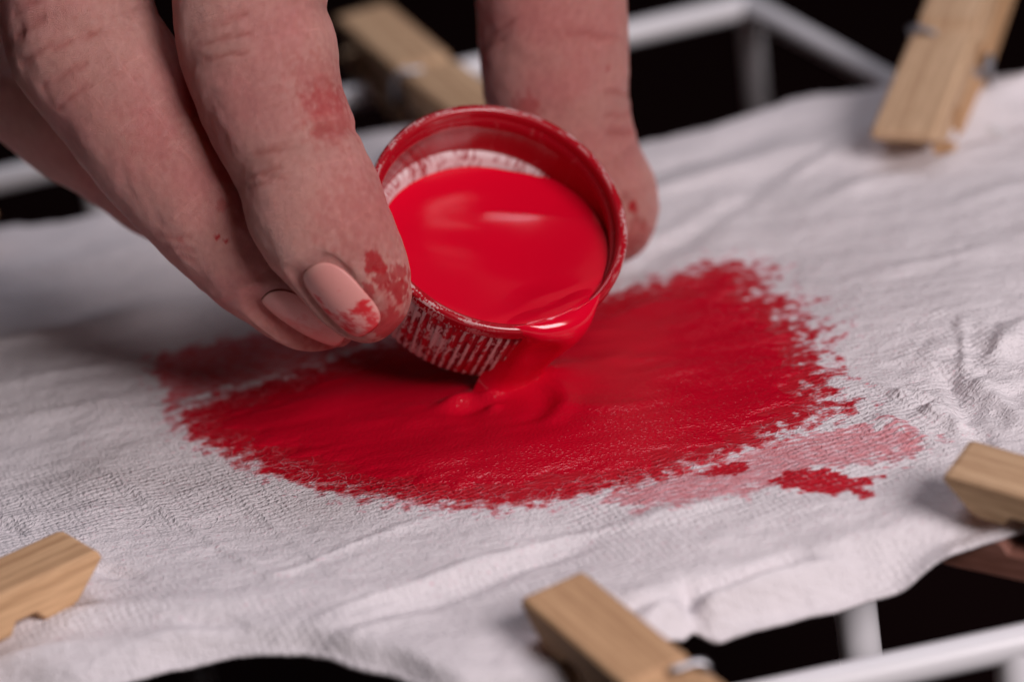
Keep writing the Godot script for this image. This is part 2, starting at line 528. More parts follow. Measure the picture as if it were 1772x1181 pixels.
func jaw_mesh(flip: float) -> ArrayMesh:
	var p := PackedVector2Array([Vector2(0.0, 4.4), Vector2(0.3, 5.3), Vector2(1.0, 5.6), Vector2(22.6, 5.8), Vector2(23.6, 4.9), Vector2(26.0, 4.9), Vector2(27.0, 5.8), Vector2(50.5, 6.3), Vector2(52, 5.9), Vector2(52, 4.2), Vector2(29.0, 0.5), Vector2(27.2, 0.9), Vector2(26.6, 1.9), Vector2(25, 2.4), Vector2(23.4, 1.9), Vector2(22.8, 0.9), Vector2(21.5, 0.25), Vector2(13, 0.25), Vector2(12, 1.6), Vector2(9.6, 1.6), Vector2(8.6, 0.25), Vector2(5.4, 0.25), Vector2(4.2, 0.6)])
	var n := p.size()
	var small := PackedVector2Array()
	for i in n:
		var a := (p[i] - p[(i + n - 1) % n]).normalized()
		var b := (p[(i + 1) % n] - p[i]).normalized()
		var inward := (Vector2(a.y, -a.x) + Vector2(b.y, -b.x)).normalized()
		small.append(p[i] + inward * 0.4)
	var st := SurfaceTool.new()
	st.begin(Mesh.PRIMITIVE_TRIANGLES)
	var rings := [[small, -4.6], [p, -4.2], [p, 4.2], [small, 4.6]]
	var add := func(q: Vector2, z: float, side: bool) -> void:
		st.set_smooth_group(-1)
		st.set_uv(Vector2(q.x / 55.0, (q.y * 0.9 + 8.0) / 30.0 if side else (z + 20.0) / 30.0 + q.y * 0.004))
		st.add_vertex(Vector3(q.x, q.y * flip, z) * MM)
	for r in 3:
		for i in n:
			var j := (i + 1) % n
			var q := [[rings[r][0][i], rings[r][1]], [rings[r][0][j], rings[r][1]], [rings[r + 1][0][j], rings[r + 1][1]], [rings[r + 1][0][i], rings[r + 1][1]]]
			for t in ([0, 1, 2, 0, 2, 3] if flip > 0 else [0, 2, 1, 0, 3, 2]):
				add.call(q[t][0], q[t][1], absf((q[0][0] - q[1][0]).normalized().x) < 0.5)
	var tri := Geometry2D.triangulate_polygon(small)
	for s in [-1.0, 1.0]:
		for t in range(0, tri.size(), 3):
			var ccw: bool = (small[tri[t + 1]] - small[tri[t]]).cross(small[tri[t + 2]] - small[tri[t]]) > 0.0
			var order := [0, 1, 2] if (ccw == (s * flip < 0.0)) else [0, 2, 1]
			for o in order:
				add.call(small[tri[t + o]], s * 4.6, true)
	return finish(st)


func spring_mesh() -> ArrayMesh:
	var pts := [V(23.8, 5.4, -1.5), V(24.8, 5.5, -4.9), V(25.6, 4.0, -5.3)]
	for i in 33:
		var w := -0.3 + TAU * i / 8.0
		pts.append(V(25.0 + 2.3 * cos(w), 2.3 * sin(w), lerpf(-5.3, 5.3, i / 32.0)))
	pts.append_array([V(25.6, -4.0, 5.3), V(24.8, -5.5, 4.9), V(23.8, -5.4, 1.5)])
	var r := []
	for p in pts:
		r.append(0.55)
	var st := SurfaceTool.new()
	tube(st, pts, r, r, V(0.31, 0.12, 0.94).normalized(), 240, 8)
	return finish(st)


func make_pins() -> void:
	var up := jaw_mesh(1.0)
	var low := jaw_mesh(-1.0)
	var spring := spring_mesh()
	var steel := mat(Color(0.42, 0.42, 0.44), 0.35)
	steel.metallic = 1.0
	var woods := [wood(51, Color(0.52, 0.31, 0.165)), wood(54, Color(0.64, 0.39, 0.21)), wood(57, Color(0.52, 0.34, 0.20)), wood(60, Color(0.57, 0.38, 0.23)), wood(63, Color(0.26, 0.115, 0.085))]  # last: wood with the cloth's shade painted in, for the right lower jaw
	# tip (mm), direction of the handles, pitch up in degrees, roll in degrees, wood, label
	var list := [
		[V(1.4, 0.6, 51.6), V(0.48, 0, 0.88), -4.0, 0.0, 0, "wooden clothespin on the near edge of the cloth, between the two dark gaps"],
		[V(-51.0, 0.6, 29.8), V(-0.83, 0, 0.56), 0.0, 5.0, 1, "wooden clothespin at the left edge showing a pale lit side face"],
		[V(48.0, 1.8, 38.6), V(0.84, 0, 0.54), -9.0, 0.0, 2, "wooden clothespin at the right edge with its lower jaw under the cloth coloured dark for shade"],
		[V(60.4, 0.8, -53.4), V(0.45, 0, -0.89), 14.0, 0.0, 3, "clothespin at the far right edge of the cloth with its steel spring in view"],
		[V(3.0, 0.8, -78.5), V(-0.36, 0, -0.93), 2.0, 0.0, 2, "blurred clothespin seen between the finger and the thumb"],
		[V(-73.2, 0.4, -68.0), V(-0.95, 0, -0.3), 0.0, 0.0, 1, "clothespin of which only a brown tip shows at the left margin behind the fingers"]]
	for a in list:
		var o := thing("clothespin", a[5], "clothespin", "clothespins clamping the cloth to the rack")
		var dir: Vector3 = a[1].normalized()
		var b := Basis(dir, Vector3.UP, dir.cross(Vector3.UP))
		b = b * Basis(Vector3(0, 0, 1), deg_to_rad(a[2])) * Basis(Vector3(1, 0, 0), deg_to_rad(a[3]))
		var grow := 1.02 if a[0].z < -50.0 else 1.0 if a[0].x < -40.0 else 0.88
		o.transform = Transform3D(b.scaled(Vector3.ONE * grow), a[0] * MM)
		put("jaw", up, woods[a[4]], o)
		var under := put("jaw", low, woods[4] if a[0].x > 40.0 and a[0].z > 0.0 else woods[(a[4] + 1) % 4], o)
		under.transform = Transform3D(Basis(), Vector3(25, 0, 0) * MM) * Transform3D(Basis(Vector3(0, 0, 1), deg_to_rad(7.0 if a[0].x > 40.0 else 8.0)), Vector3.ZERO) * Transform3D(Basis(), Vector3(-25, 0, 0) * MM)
		put("spring", spring, steel, o)


# ---------- paint

func paint_material() -> StandardMaterial3D:
	var m := mat(Color(0.60, 0.002, 0.020), 0.16, 0.5)
	return m


func make_paint_layer() -> void:
	var cols := 300
	var rows := 210
	var luv := PackedVector2Array()
	var v := PackedVector3Array()
	for i in rows:
		for j in cols:
			var x := lerpf(-44.0, 42.0, float(j) / (cols - 1))
			var z := lerpf(-32.0, 26.0, float(i) / (rows - 1))
			v.append(V(x, cloth_y(x, z) + layer_height(x, z), z) * MM)
			luv.append(Vector2(x * 0.024, z * 0.040))
	var m := paint_material()
	m.roughness = 0.21
	m.metallic_specular = 0.46
	var weave := noise_image(512, 512, 0.11, 41, FastNoiseLite.TYPE_SIMPLEX, 2)
	m.heightmap_enabled = true
	m.heightmap_texture = ImageTexture.create_from_image(weave)
	m.heightmap_scale = 0.006
	var o := put("paint_puddle", sheet(v, luv, PackedColorArray(), rows, cols), m, self)
	tag(o, "glossy wet puddle of red paint spreading on the cloth below the cap", "paint")


func layer_height(x: float, z: float) -> float:
	var q := Vector2(x, z)
	var d := inside_dist(q, puddle_patch) + n_low.get_noise_2d(x * 2.5, z * 4.0) * 5.0
	var t := -0.34 + 0.55 * smoothstep(1.5, 9.0, inside_dist(q, main_patch) + n_mid.get_noise_2d(x * 1.2, z * 2.4) * 3.0)
	t += 0.35 * smoothstep(-5.0, 9.0, d) + n_low.get_noise_2d(x * 2.0 + 70.0, z * 6.0) * 0.16 * smoothstep(0.0, 7.0, d)
	t += n_mid.get_noise_2d(x * 0.22 + 11.0, z * 1.3 + 0.25 * x) * 0.12 * smoothstep(4.0, -6.0, d)
	if d > 1.0:
		var k := smoothstep(1.0, 7.0, d)
		# the pool under the lip, the ripple it pushes outwards, and the lumps where the paint folds over itself
		t += k * bump(x, z, 4.0, -4.0, 7.0, 4.0, 0.0, 1.4)
		var r := Vector2(x + 1.0, (z - 2.2) * 1.15).length()
		var front := smoothstep(-3.0, 3.0, z + 0.3 * x)
		t += k * front * (0.6 * exp(-pow((r - 7.6) / 1.5, 2.0)) - 0.3 * exp(-pow((r - 5.0) / 1.6, 2.0)))
		t += k * (bump(x, z, -6.8, -1.4, 2.5, 1.15, 0.35, 1.0) + bump(x, z, -2.6, -1.0, 1.7, 0.8, -0.1, 1.0) + bump(x, z, -2.3, 1.6, 1.0, 0.8, 0.0, 0.6) - bump(x, z, -5.0, 0.9, 3.0, 1.1, 0.2, 0.5))
		t += k * (bump(x, z, 12.0, 5.5, 6.0, 1.8, -0.2, 0.3) + bump(x, z, -13.0, 1.5, 5.0, 1.6, 0.1, 0.25) + bump(x, z, 17.0, -7.0, 6.0, 1.6, -0.2, 0.25))
	return t


func bump(x: float, z: float, cx: float, cz: float, a: float, b: float, turn: float, h: float) -> float:
	var p := Vector2(x - cx, z - cz).rotated(turn)
	return h * exp(-(p.x * p.x / (a * a) + p.y * p.y / (b * b)))


func cap_basis() -> Transform3D:
	return Transform3D(Basis(cap_lip, cap_up, cap_lip.cross(cap_up)), cap_at * MM)


func lathe(profile: Array, segs: int, ribs: bool, flip := false, spread := false) -> ArrayMesh:
	var v := PackedVector3Array()
	var uv := PackedVector2Array()
	for i in profile.size():
		var p: Vector2 = profile[i]
		for j in segs + 1:
			var w := TAU * (j % segs) / segs
			var r := p.x
			if ribs:
				r += 0.22 * clampf(0.5 + 1.3 * cos(w * 92.0), 0.0, 1.0) * smoothstep(-2.6, -3.1, p.y) * smoothstep(-CAP_H + 0.2, -CAP_H + 0.9, p.y)
			v.append(V(r * cos(w), p.y, r * sin(w)) * MM)
			uv.append(Vector2(float(j) / segs, (i + 0.5) / profile.size()) if spread else Vector2(float(j) / segs, clampf(-p.y / CAP_H, 0.02, 0.985)))
	return sheet(v, uv, PackedColorArray(), profile.size(), segs + 1, flip)


func wall_r(h: float) -> float:
	return CAP_R - 0.25 + h * 0.105


func make_cap() -> void:
	var cap := thing("screw_cap", "ribbed white plastic screw cap smeared and filled with red paint", "cap")
	cap.transform = cap_basis()
	var W := 2048
	var H := 128
	var a := noise_image(W, H, 0.012, 71, FastNoiseLite.TYPE_SIMPLEX_SMOOTH, 4).get_data()
	var b := noise_image(W, H, 0.09, 72, FastNoiseLite.TYPE_SIMPLEX_SMOOTH, 3).get_data()
	var skirt := PackedByteArray()
	skirt.resize(W * H * 4)
	var inner := PackedByteArray()
	inner.resize(W * H * 4)
	var k := 0
	for j in H:
		var h := -CAP_H * (j + 0.5) / H
		for i in W:
			var w := TAU * (i + 0.5) / W
			if w > PI:
				w -= TAU
			var an := (a[k] - 128) / 128.0
			var bn := (b[k] - 128) / 128.0
			var ridge := smoothstep(0.05, 0.5, cos(w * 92.0) + bn * 0.5)
			# bare plastic on the ridges; a scraped place at the left of the lip; paint run down at the lip
			var bare := ridge * clampf(1.15 + an * 1.1 + bn * 0.6, 0.0, 1.0)
			var spot := 1.0 - Vector2((w - 0.93) * 12.0, (h + 8.2) * 0.5).length() / 1.9
			bare = maxf(bare, clampf((spot + an * 0.6 + bn * 0.7) * 2.5, 0.0, 0.95))
			var strip := 1.0 - Vector2((w - 0.70) * 5.0, (h + 2.2) * 1.6).length() / 1.4
			bare = maxf(bare, clampf((strip + bn * 0.8) * 4.0, 0.0, 1.0))
			var left := 1.0 - Vector2((w - 1.28) * 8.0, (h + 10.0) * 0.45).length() / 1.2
			bare = maxf(bare, clampf((left + bn * 0.9 + an * 0.4) * 3.0, 0.0, 0.8))
			if h > -2.5:
				bare = clampf((strip + bn * 0.8) * 4.0, 0.0, 1.0)
				bare = maxf(bare, 0.7 * smoothstep(0.12, 0.4, an * 0.6 + bn * 0.8) * smoothstep(-0.75, -0.3, h) * smoothstep(0.5, 1.2, absf(w)))
			bare = maxf(bare, 0.9 * smoothstep(0.30, 0.5, an + bn * 0.45 + 0.1 * ridge) * smoothstep(-2.4, -3.2, h))
			bare *= smoothstep(-0.50, -0.22, an + bn * 0.4)
			bare *= smoothstep(0.30, 0.46, absf(w) + bn * 0.1 - (h + 6.0) * 0.008)
			var c := Color(0.20, 0.004, 0.010).lerp(Color(0.66, 0.55, 0.53), bare)
			c = c.lerp(Color(0.55, 0.012, 0.03), (1.0 - bare) * smoothstep(0.1, -0.3, an) * 0.8)
			put_px(skirt, k, c, lerpf(0.32, 0.5, bare))
			# inside: a film of paint, thinner in upright lines; the sealing ring shows through
			var film := clampf(1.03 + 0.06 * bn - 0.06 * pow(maxf(0.0, cos(w * 17.0 + an * 2.0)), 30.0), 0.0, 1.0)
			if h < -7.95 and h > -13.2:
				film = clampf(0.08 + bn * 0.9 + an * 1.3 + 0.25 * smoothstep(-9.5, -8.0, h), 0.06, 1.0)
			put_px(inner, k, Color(0.82, 0.68, 0.68).lerp(Color(0.36, 0.003, 0.011), film), lerpf(0.13, 0.24, film))
			k += 1
	var ms := cap_material(skirt, W, H)
	var mi := cap_material(inner, W, H)
	var pr := [Vector2(wall_r(-2.1) - 0.30, -2.15)]
	for i in 20:
		var h := lerpf(-2.4, -CAP_H + 0.5, i / 19.0)
		pr.append(Vector2(wall_r(h) - (0.25 if i == 0 else 0.0), h))
	pr.append_array([Vector2(wall_r(-CAP_H) - 0.15, -CAP_H + 0.15), Vector2(wall_r(-CAP_H) - 0.6, -CAP_H), Vector2(10.0, -CAP_H), Vector2(0.02, -CAP_H)])
	put("ribbed_skirt", lathe(pr, 1104, true, true), ms, cap)
	put("rim", lathe([Vector2(CAP_R - 1.3, -1.4), Vector2(CAP_R - 1.3, -0.4), Vector2(CAP_R - 1.15, -0.1), Vector2(CAP_R - 0.8, 0.05), Vector2(CAP_R - 0.35, 0.0), Vector2(CAP_R - 0.05, -0.25), Vector2(CAP_R, -0.6), Vector2(CAP_R - 0.02, -1.8), Vector2(CAP_R - 0.15, -2.05), Vector2(wall_r(-2.1) - 0.30, -2.15)], 360, false, true, true), rim_material(), cap)
	put("inner_wall", lathe([Vector2(CAP_R - 1.3, -1.35), Vector2(CAP_R - 1.65, -1.7), Vector2(CAP_R - 1.7, -3.4), Vector2(CAP_R - 1.55, -3.7), Vector2(CAP_R - 1.95, -8.0)], 360, false), mi, cap)
	put("sealing_ring", lathe([Vector2(CAP_R - 1.95, -8.0), Vector2(CAP_R - 2.15, -8.2), Vector2(CAP_R - 2.5, -8.3), Vector2(CAP_R - 2.75, -8.6), Vector2(CAP_R - 3.5, -11.0), Vector2(CAP_R - 3.8, -11.4), Vector2(CAP_R - 3.9, -13.0), Vector2(8.0, -13.0), Vector2(0.02, -13.0)], 360, false), mi, cap)


func rim_material() -> StandardMaterial3D:
	var w := 2048
	var h := 64
	var a := stretched(w, h, 256, h, 0.09, 75).get_data()
	var b := noise_image(w, h, 0.12, 76).get_data()
	var out := PackedByteArray()
	out.resize(w * h * 4)
	for k in w * h:
		var an := (a[k] - 128) / 128.0
		var bn := (b[k] - 128) / 128.0
		var v := float(k / w) / h
		var t := TAU * float(k % w) / w
		if t > PI:
			t -= TAU
		var bare := smoothstep(0.04, 0.32, an + bn * 0.6) * smoothstep(0.25, 0.4, v) * smoothstep(0.4, 1.0, absf(t)) * (0.75 if v < 0.75 else 0.35)
		put_px(out, k, Color(0.40, 0.005, 0.014).lerp(Color(0.64, 0.45, 0.44), bare), lerpf(0.22, 0.4, bare))
	return cap_material(out, w, h)


func put_px(out: PackedByteArray, k: int, c: Color, rough: float) -> void:
	c = c.linear_to_srgb()
	out[k * 4] = int(c.r * 255.0)
	out[k * 4 + 1] = int(c.g * 255.0)
	out[k * 4 + 2] = int(c.b * 255.0)
	out[k * 4 + 3] = int(rough * 255.0)


func cap_material(px: PackedByteArray, w: int, h: int) -> StandardMaterial3D:
	var t := ImageTexture.create_from_image(Image.create_from_data(w, h, false, Image.FORMAT_RGBA8, px))
	var m := StandardMaterial3D.new()
	m.albedo_texture = t
	m.roughness_texture = t
	m.roughness_texture_channel = BaseMaterial3D.TEXTURE_CHANNEL_ALPHA
	m.roughness = 1.0
	return m


func pool_h(r: float, w: float) -> float:      # height of the paint inside the cap, in the cap's own axes
	var f := r / (CAP_R - 1.3)
	var x := f * cos(w)
	var h := -5.35 + 4.95 * x - 1.7 * (1.0 - x * x) * (1.0 - 0.35 * f * f) - 0.6 * (1.0 - f * f)
	h += 0.35 * sin(x * 3.0 + f * sin(w) * 2.0) * (1.0 - f)
	h -= 0.35 * exp(-(pow(x - 0.25, 2.0) + pow(f * sin(w) + 0.30, 2.0)) / 0.16)
	h += 0.5 * pow(f, 10.0) * (1.0 - absf(cos(w)))
	var lip := exp(-w * w / 0.10) * smoothstep(0.55, 1.0, f)
	return h + lip * 0.9


func make_cap_paint() -> void:
	var liquid := thing("liquid_paint", "liquid red paint filling the tilted cap and pouring over its lip", "paint")
	liquid.transform = cap_basis()
	var m := paint_material()
	m.albedo_color = Color(0.74, 0.002, 0.024).linear_to_srgb()
	m.roughness = 0.11
	var rows := 60
	var cols := 180
	var v := PackedVector3Array()
	for i in rows:
		var f := float(i) / (rows - 1)
		for j in cols + 1:
			var w := TAU * (j % cols) / cols
			if w > PI:
				w -= TAU
			var h := pool_h(f * (CAP_R - 1.3), w)
			# the wall narrows to the sealing ring lower down
			var wall := CAP_R - 1.3 - 0.5 * smoothstep(-1.0, -2.0, h) - 1.4 * smoothstep(-7.4, -9.4, h)
			var r := f * wall
			v.append(V(r * cos(w), h, r * sin(w)) * MM)
	put("paint_surface", sheet(v, PackedVector2Array(), PackedColorArray(), rows, cols + 1, false), m, liquid)
	# the tongue that runs over the lip, clings to the wall and drops into the pool
	var path := [Vector2(11.3, pool_h(11.3, 0.0) - 0.25), Vector2(12.9, pool_h(12.9, 0.0) - 0.05), Vector2(14.5, pool_h(14.5, 0.0) + 0.15), Vector2(16.0, 0.75), Vector2(17.4, 0.45), Vector2(18.4, -0.7), Vector2(18.8, -2.6), Vector2(18.5, -5.0), Vector2(18.0, -7.6), Vector2(17.6, -10.5), Vector2(17.8, -13.6), Vector2(20.0, -16.6)]
	var half := [8.0, 8.0, 7.8, 7.4, 6.6, 5.6, 4.7, 4.2, 3.9, 4.0, 4.8, 7.0]
	var tv := PackedVector3Array()
	var tr := 110
	var tc := 60
	for i in tr:
		var t := float(i) / (tr - 1)
		var c: Vector2 = spline(path, t)
		var dir: Vector2 = (spline(path, t + 0.01) - spline(path, t - 0.01)).normalized()
		var nrm := Vector2(-dir.y, dir.x)
		var hw: float = spline(half, t)
		for j in tc:
			var w := float(j) / (tc - 1) * 2.0 - 1.0
			var sink := (1.0 * w * w + 1.7 * pow(absf(w), 6.0)) * lerpf(0.25, 1.0, smoothstep(0.2, 0.4, t))
			# a dent on the left of the strand below the lip
			sink += 1.3 * exp(-pow((w - 0.5) / 0.45, 2.0) - pow((t - 0.62) / 0.14, 2.0))
			var p := c - nrm * sink
			if p.x < 15.9 and t < 0.4:
				var under := pool_h(p.x, w * hw / maxf(p.x, 8.0)) - 0.12
				p.y = minf(p.y, lerpf(under, p.y, exp(-3.0 * w * w) * smoothstep(0.0, 0.2, t)))
			var turn := w * hw / maxf(p.x, 8.0) + 0.17 * smoothstep(0.42, 1.0, t)
			tv.append(V(p.x * cos(turn), p.y, p.x * sin(turn)) * MM)
	put("pouring_stream", sheet(tv, PackedVector2Array(), PackedColorArray(), tr, tc, true), m, liquid)


# ---------- hand

var skin_v := PackedVector3Array()

func make_hand() -> void:
	var hand := thing("hand", "bare hand with paint stained fingertips holding the tilted paint cap", "hand")
	hand.position = -TOWARD * 3.5 * MM
	var st := SurfaceTool.new()
	var grooves_index := [
		[V(-26.9, 39.9, 9.1), V(-23.0, 40.4, 8.8), 0.35, 0.22], [V(-27.5, 38.8, 9.7), V(-24.6, 39.0, 9.5), 0.30, 0.18], [V(-25.8, 42.2, 7.9), V(-23.1, 42.1, 8.0), 0.40, 0.15], [V(-25.2, 40.2, 10.0), V(-22.6, 39.6, 10.4), 0.30, 0.15],
		[V(-17.9, 41.4, 2.7), V(-14.7, 41.5, 2.7), 0.80, 0.60], [V(-31.2, 54.7, -1.8), V(-24.9, 55.4, -2.2), 0.30, 0.15], [V(-31.4, 53.2, -1.0), V(-24.5, 53.5, -1.2), 0.30, 0.15], [V(-30.7, 51.6, -0.2), V(-25.5, 51.5, -0.2), 0.30, 0.12],
		[V(-22.0, 30.0, 15.4), V(-19.1, 31.6, 14.8), 0.8, -0.15], [V(-19.1, 31.6, 15.3), V(-16.0, 29.4, 16.3), 0.8, -0.15], [V(-16.0, 29.2, 15.8), V(-13.2, 24.2, 18.2), 0.9, -0.15]]
	var grooves_middle := [
		[V(-39.1, 27.9, -0.5), V(-35.7, 27.0, 0.0), 0.40, 0.12], [V(-39.9, 29.5, -1.3), V(-36.2, 28.5, -0.8), 0.35, 0.1], [V(-38.3, 26.7, 0.1), V(-35.5, 25.9, 0.5), 0.30, 0.1], [V(-53.4, 52.6, -14.2), V(-49.9, 53.3, -14.6), 0.50, 0.4], [V(-55.1, 50.8, -15.6), V(-52.4, 51.4, -15.8), 0.50, 0.4],
		[V(-52.9, 49.9, -11.7), V(-48.6, 50.8, -12.2), 0.40, 0.3], [V(-48.5, 51.1, -11.2), V(-42.7, 52.1, -11.7), 0.35, 0.2], [V(-50.9, 47.2, -9.2), V(-45.3, 48.8, -10.0), 0.35, 0.2], [V(-53.1, 54.8, -15.3), V(-50.2, 55.4, -15.6), 0.50, 0.3], [V(-49.9, 44.7, -7.9), V(-45.0, 46.6, -8.9), 0.30, 0.15],
		[V(-33.0, 21.6, 2.0), V(-28.5, 22.4, 1.8), 0.5, -0.3]]
	var grooves_thumb := [
		[V(13.7, 43.0, -17.2), V(20.4, 42.0, -16.7), 0.5, 0.2], [V(3.7, 42.9, -20.5), V(6.4, 43.7, -20.9), 0.4, 0.3], [V(3.0, 41.9, -20.0), V(5.4, 42.3, -20.2), 0.4, 0.25], [V(17.7, 26.9, -20.2), V(20.2, 27.0, -20.2), 0.7, 0.5], [V(18.0, 32.0, -21.7), V(20.7, 31.8, -21.6), 0.4, 0.3], [V(17.9, 29.4, -20.3), V(20.4, 29.4, -20.4), 0.4, 0.3], [V(18.5, 18.8, -18.3), V(20.8, 14.5, -16.1), 0.4, 0.3]]
	var stains_index := [
		[V(-13.7, 29.4, 15.5), 1.5, 0.85], [V(-13.2, 27.9, 16.3), 1.2, 0.75], [V(-11.6, 24.7, 13.5), 1.5, 0.8], [V(-12.9, 21.0, 16.0), 2.3, 0.75], [V(-11.0, 26.0, 11.7), 1.2, 0.7], [V(-14.9, 26.9, 16.9), 0.9, 0.7], [V(-17.0, 48.0, 1.6), 4.5, 0.22], [V(-16.4, 43.3, 2.9), 4.0, 0.36], [V(-16.7, 45.8, 2.7), 3.0, 0.3], [V(-12.5, 22.5, 16.0), 5.5, 0.45], [V(-13.5, 33.0, 12.0), 7.0, 0.2]]
	var stains_middle := [[V(-32.5, 28.5, 0.3), 0.36, 1.0], [V(-31.5, 28.0, 0.6), 0.30, 0.9], [V(-37.1, 28.6, -0.3), 0.4, 0.3], [V(-38.4, 40.8, -4.8), 5.0, 0.12], [V(-21.6, 15.5, 3.6), 3.0, 0.5], [V(-31.2, 31.5, -2.4), 0.9, 0.3]]
	var stains_thumb := [[V(19.6, 16.7, -18.4), 0.8, 0.9], [V(19.8, 13.1, -17.6), 2.2, 0.4], [V(6.7, 33.4, -16.8), 2.2, 0.5], [V(18.5, 38.2, -15.8), 0.4, 0.4], [V(18.2, 10.2, -17.3), 2.5, 0.35]]
	var index := [[V(3, 116, -62), 11, 9.5], [V(-5, 98, -54), 11, 9.8], [V(-10.0, 82.2, -40.2), 10.2, 9.5], [V(-15.7, 71.4, -27.2), 10.0, 9.3], [V(-21.8, 62.8, -16.1), 10.0, 9.3], [V(-24.7, 54.5, -9.6), 9.4, 8.8], [V(-24.3, 48.7, -6.1), 9.5, 8.8], [V(-23.4, 43.2, -2.7), 8.7, 8.5], [V(-21.4, 37.7, 1.3), 8.1, 8.2], [V(-19.8, 32.2, 5.7), 8.4, 7.8], [V(-17.3, 26.6, 7.9), 7.2, 7.1], [V(-15.9, 21.6, 9.4), 6.1, 6.0], [V(-15.4, 16.7, 10.6), 4.7, 4.6]]
	var middle := [[V(-8, 114, -66), 11, 9.5], [V(-18, 96, -61), 11, 9.8], [V(-22.3, 80.2, -49.6), 10, 9.5], [V(-31.4, 71.5, -38.4), 10.0, 9.3], [V(-41.2, 62.2, -29.2), 10.2, 9.5], [V(-45.8, 54.8, -23.8), 9.6, 9.0], [V(-46.1, 48.6, -20.0), 9.8, 9.3], [V(-42.6, 42.0, -16.7), 9.2, 8.8], [V(-38.6, 35.2, -13.2), 8.9, 8.5], [V(-34.3, 29.0, -10.0), 8.3, 8.0], [V(-29.9, 23.5, -7.3), 7.8, 7.4], [V(-25.1, 18.2, -4.6), 6.8, 6.5], [V(-21.0, 14.3, -2.6), 5.6, 5.6], [V(-18.4, 11.6, -1.8), 4.4, 4.5]]
	var ring := [[V(-18, 110, -71), 10.5, 9.3], [V(-30, 95, -66), 10.5, 9.5], [V(-35.7, 82.3, -55.1), 9.8, 9.3], [V(-47.9, 73.4, -47.8), 9.8, 9.0], [V(-60.6, 63.2, -41.5), 9.5, 9.0], [V(-63.3, 53.2, -36.5), 9.2, 8.8], [V(-59.5, 45.3, -33.0), 9.0, 8.6], [V(-53.3, 37.7, -29.2), 8.6, 8.2], [V(-46.5, 31.4, -27.0), 8.1, 7.8], [V(-39.5, 24.6, -24.5), 7.4, 7.0], [V(-34.1, 19.6, -22.2), 6.3, 6.0]]
	var pinky := [[V(-27, 104, -76), 9.5, 8.5], [V(-40, 88, -73), 9.2, 8.5], [V(-48.9, 73.2, -65.7), 8.5, 8.0], [V(-59.5, 62.0, -62.8), 8.5, 8.0], [V(-69.4, 53.5, -58.4), 8.2, 8.0], [V(-69.8, 45.4, -53.2), 8.0, 7.7], [V(-63.5, 39.3, -49.0), 7.6, 7.2], [V(-54.9, 33.0, -44.6), 7.0, 6.6], [V(-48.6, 28.3, -42.3), 5.8, 5.5]]
	var thumb := [[V(10, 128, -68), 15, 14], [V(10, 104, -58), 16, 15], [V(9.6, 86.2, -45.9), 14, 13], [V(12.1, 68.2, -39.0), 11.5, 10.5], [V(13.4, 53.9, -35.1), 9.8, 9.0], [V(12.6, 41.6, -33.5), 9.9, 9.0], [V(11.8, 33.0, -32.7), 9.9, 9.0], [V(11.7, 25.5, -32.2), 9.4, 8.7], [V(13.4, 18.2, -31.2), 8.5, 8.0], [V(15.9, 12.9, -29.9), 7.5, 7.2], [V(17.1, 8.4, -28.1), 6.1, 5.8], [V(17.6, 4.8, -26.5), 4.7, 4.6]]
	var palm := [[V(70, 290, -140), 34, 28], [V(34, 210, -100), 30, 24], [V(14, 160, -78), 28, 19], [V(2, 132, -68), 35, 17], [V(-10, 110, -63), 40, 15], [V(-21, 97, -62), 38, 13], [V(-28, 88, -61), 33, 9.5]]
	var nail_a := [V(-18.9, 24.4, 14.55), V(0.511, -0.845, 0.160).normalized(), V(-0.43, -0.09, 0.90), 3.4, 5.4]
	var nail_b := [V(-24.2, 18.6, 6.7), V(0.720, -0.660, 0.100), V(-0.419, -0.373, 0.828).normalized(), 3.4, 5.6]
	for bed in [nail_a, nail_b]:
		bed[1] = bed[1].normalized()
		bed[2] = (bed[2] - bed[1] * bed[1].dot(bed[2])).normalized()
	digit(st, index, TOWARD, grooves_index, stains_index, 320, 220, nail_a)
	for c in middle:
		c[0] += TOWARD * 5.5
	digit(st, middle, TOWARD, grooves_middle, stains_middle, 300, 190, nail_b)
	digit(st, ring, TOWARD, [], [], 160, 90)
	digit(st, pinky, TOWARD, [], [], 90, 60)
	digit(st, thumb, TOWARD, grooves_thumb, stains_thumb, 240, 160)
	digit(st, palm, V(-0.40, 0.33, 0.86), [], [], 120, 100)
	var m := StandardMaterial3D.new()
	m.vertex_color_use_as_albedo = true
	m.roughness = 0.38
	m.metallic_specular = 0.5
	m.subsurf_scatter_enabled = true
	m.subsurf_scatter_strength = 0.15
	m.heightmap_enabled = true
	m.heightmap_texture = skin_relief()
	m.heightmap_scale = 0.028
	put("skin", finish(st), m, hand)
	var nm := StandardMaterial3D.new()
	nm.vertex_color_use_as_albedo = true
	nm.roughness = 0.36
	nm.metallic_specular = 0.4
	nail(hand, nm, nail_a[0], nail_a[1], nail_a[2], nail_a[3], nail_a[4], 1.0)
	nail(hand, nm, nail_b[0], nail_b[1], nail_b[2], nail_b[3], nail_b[4], 0.25)


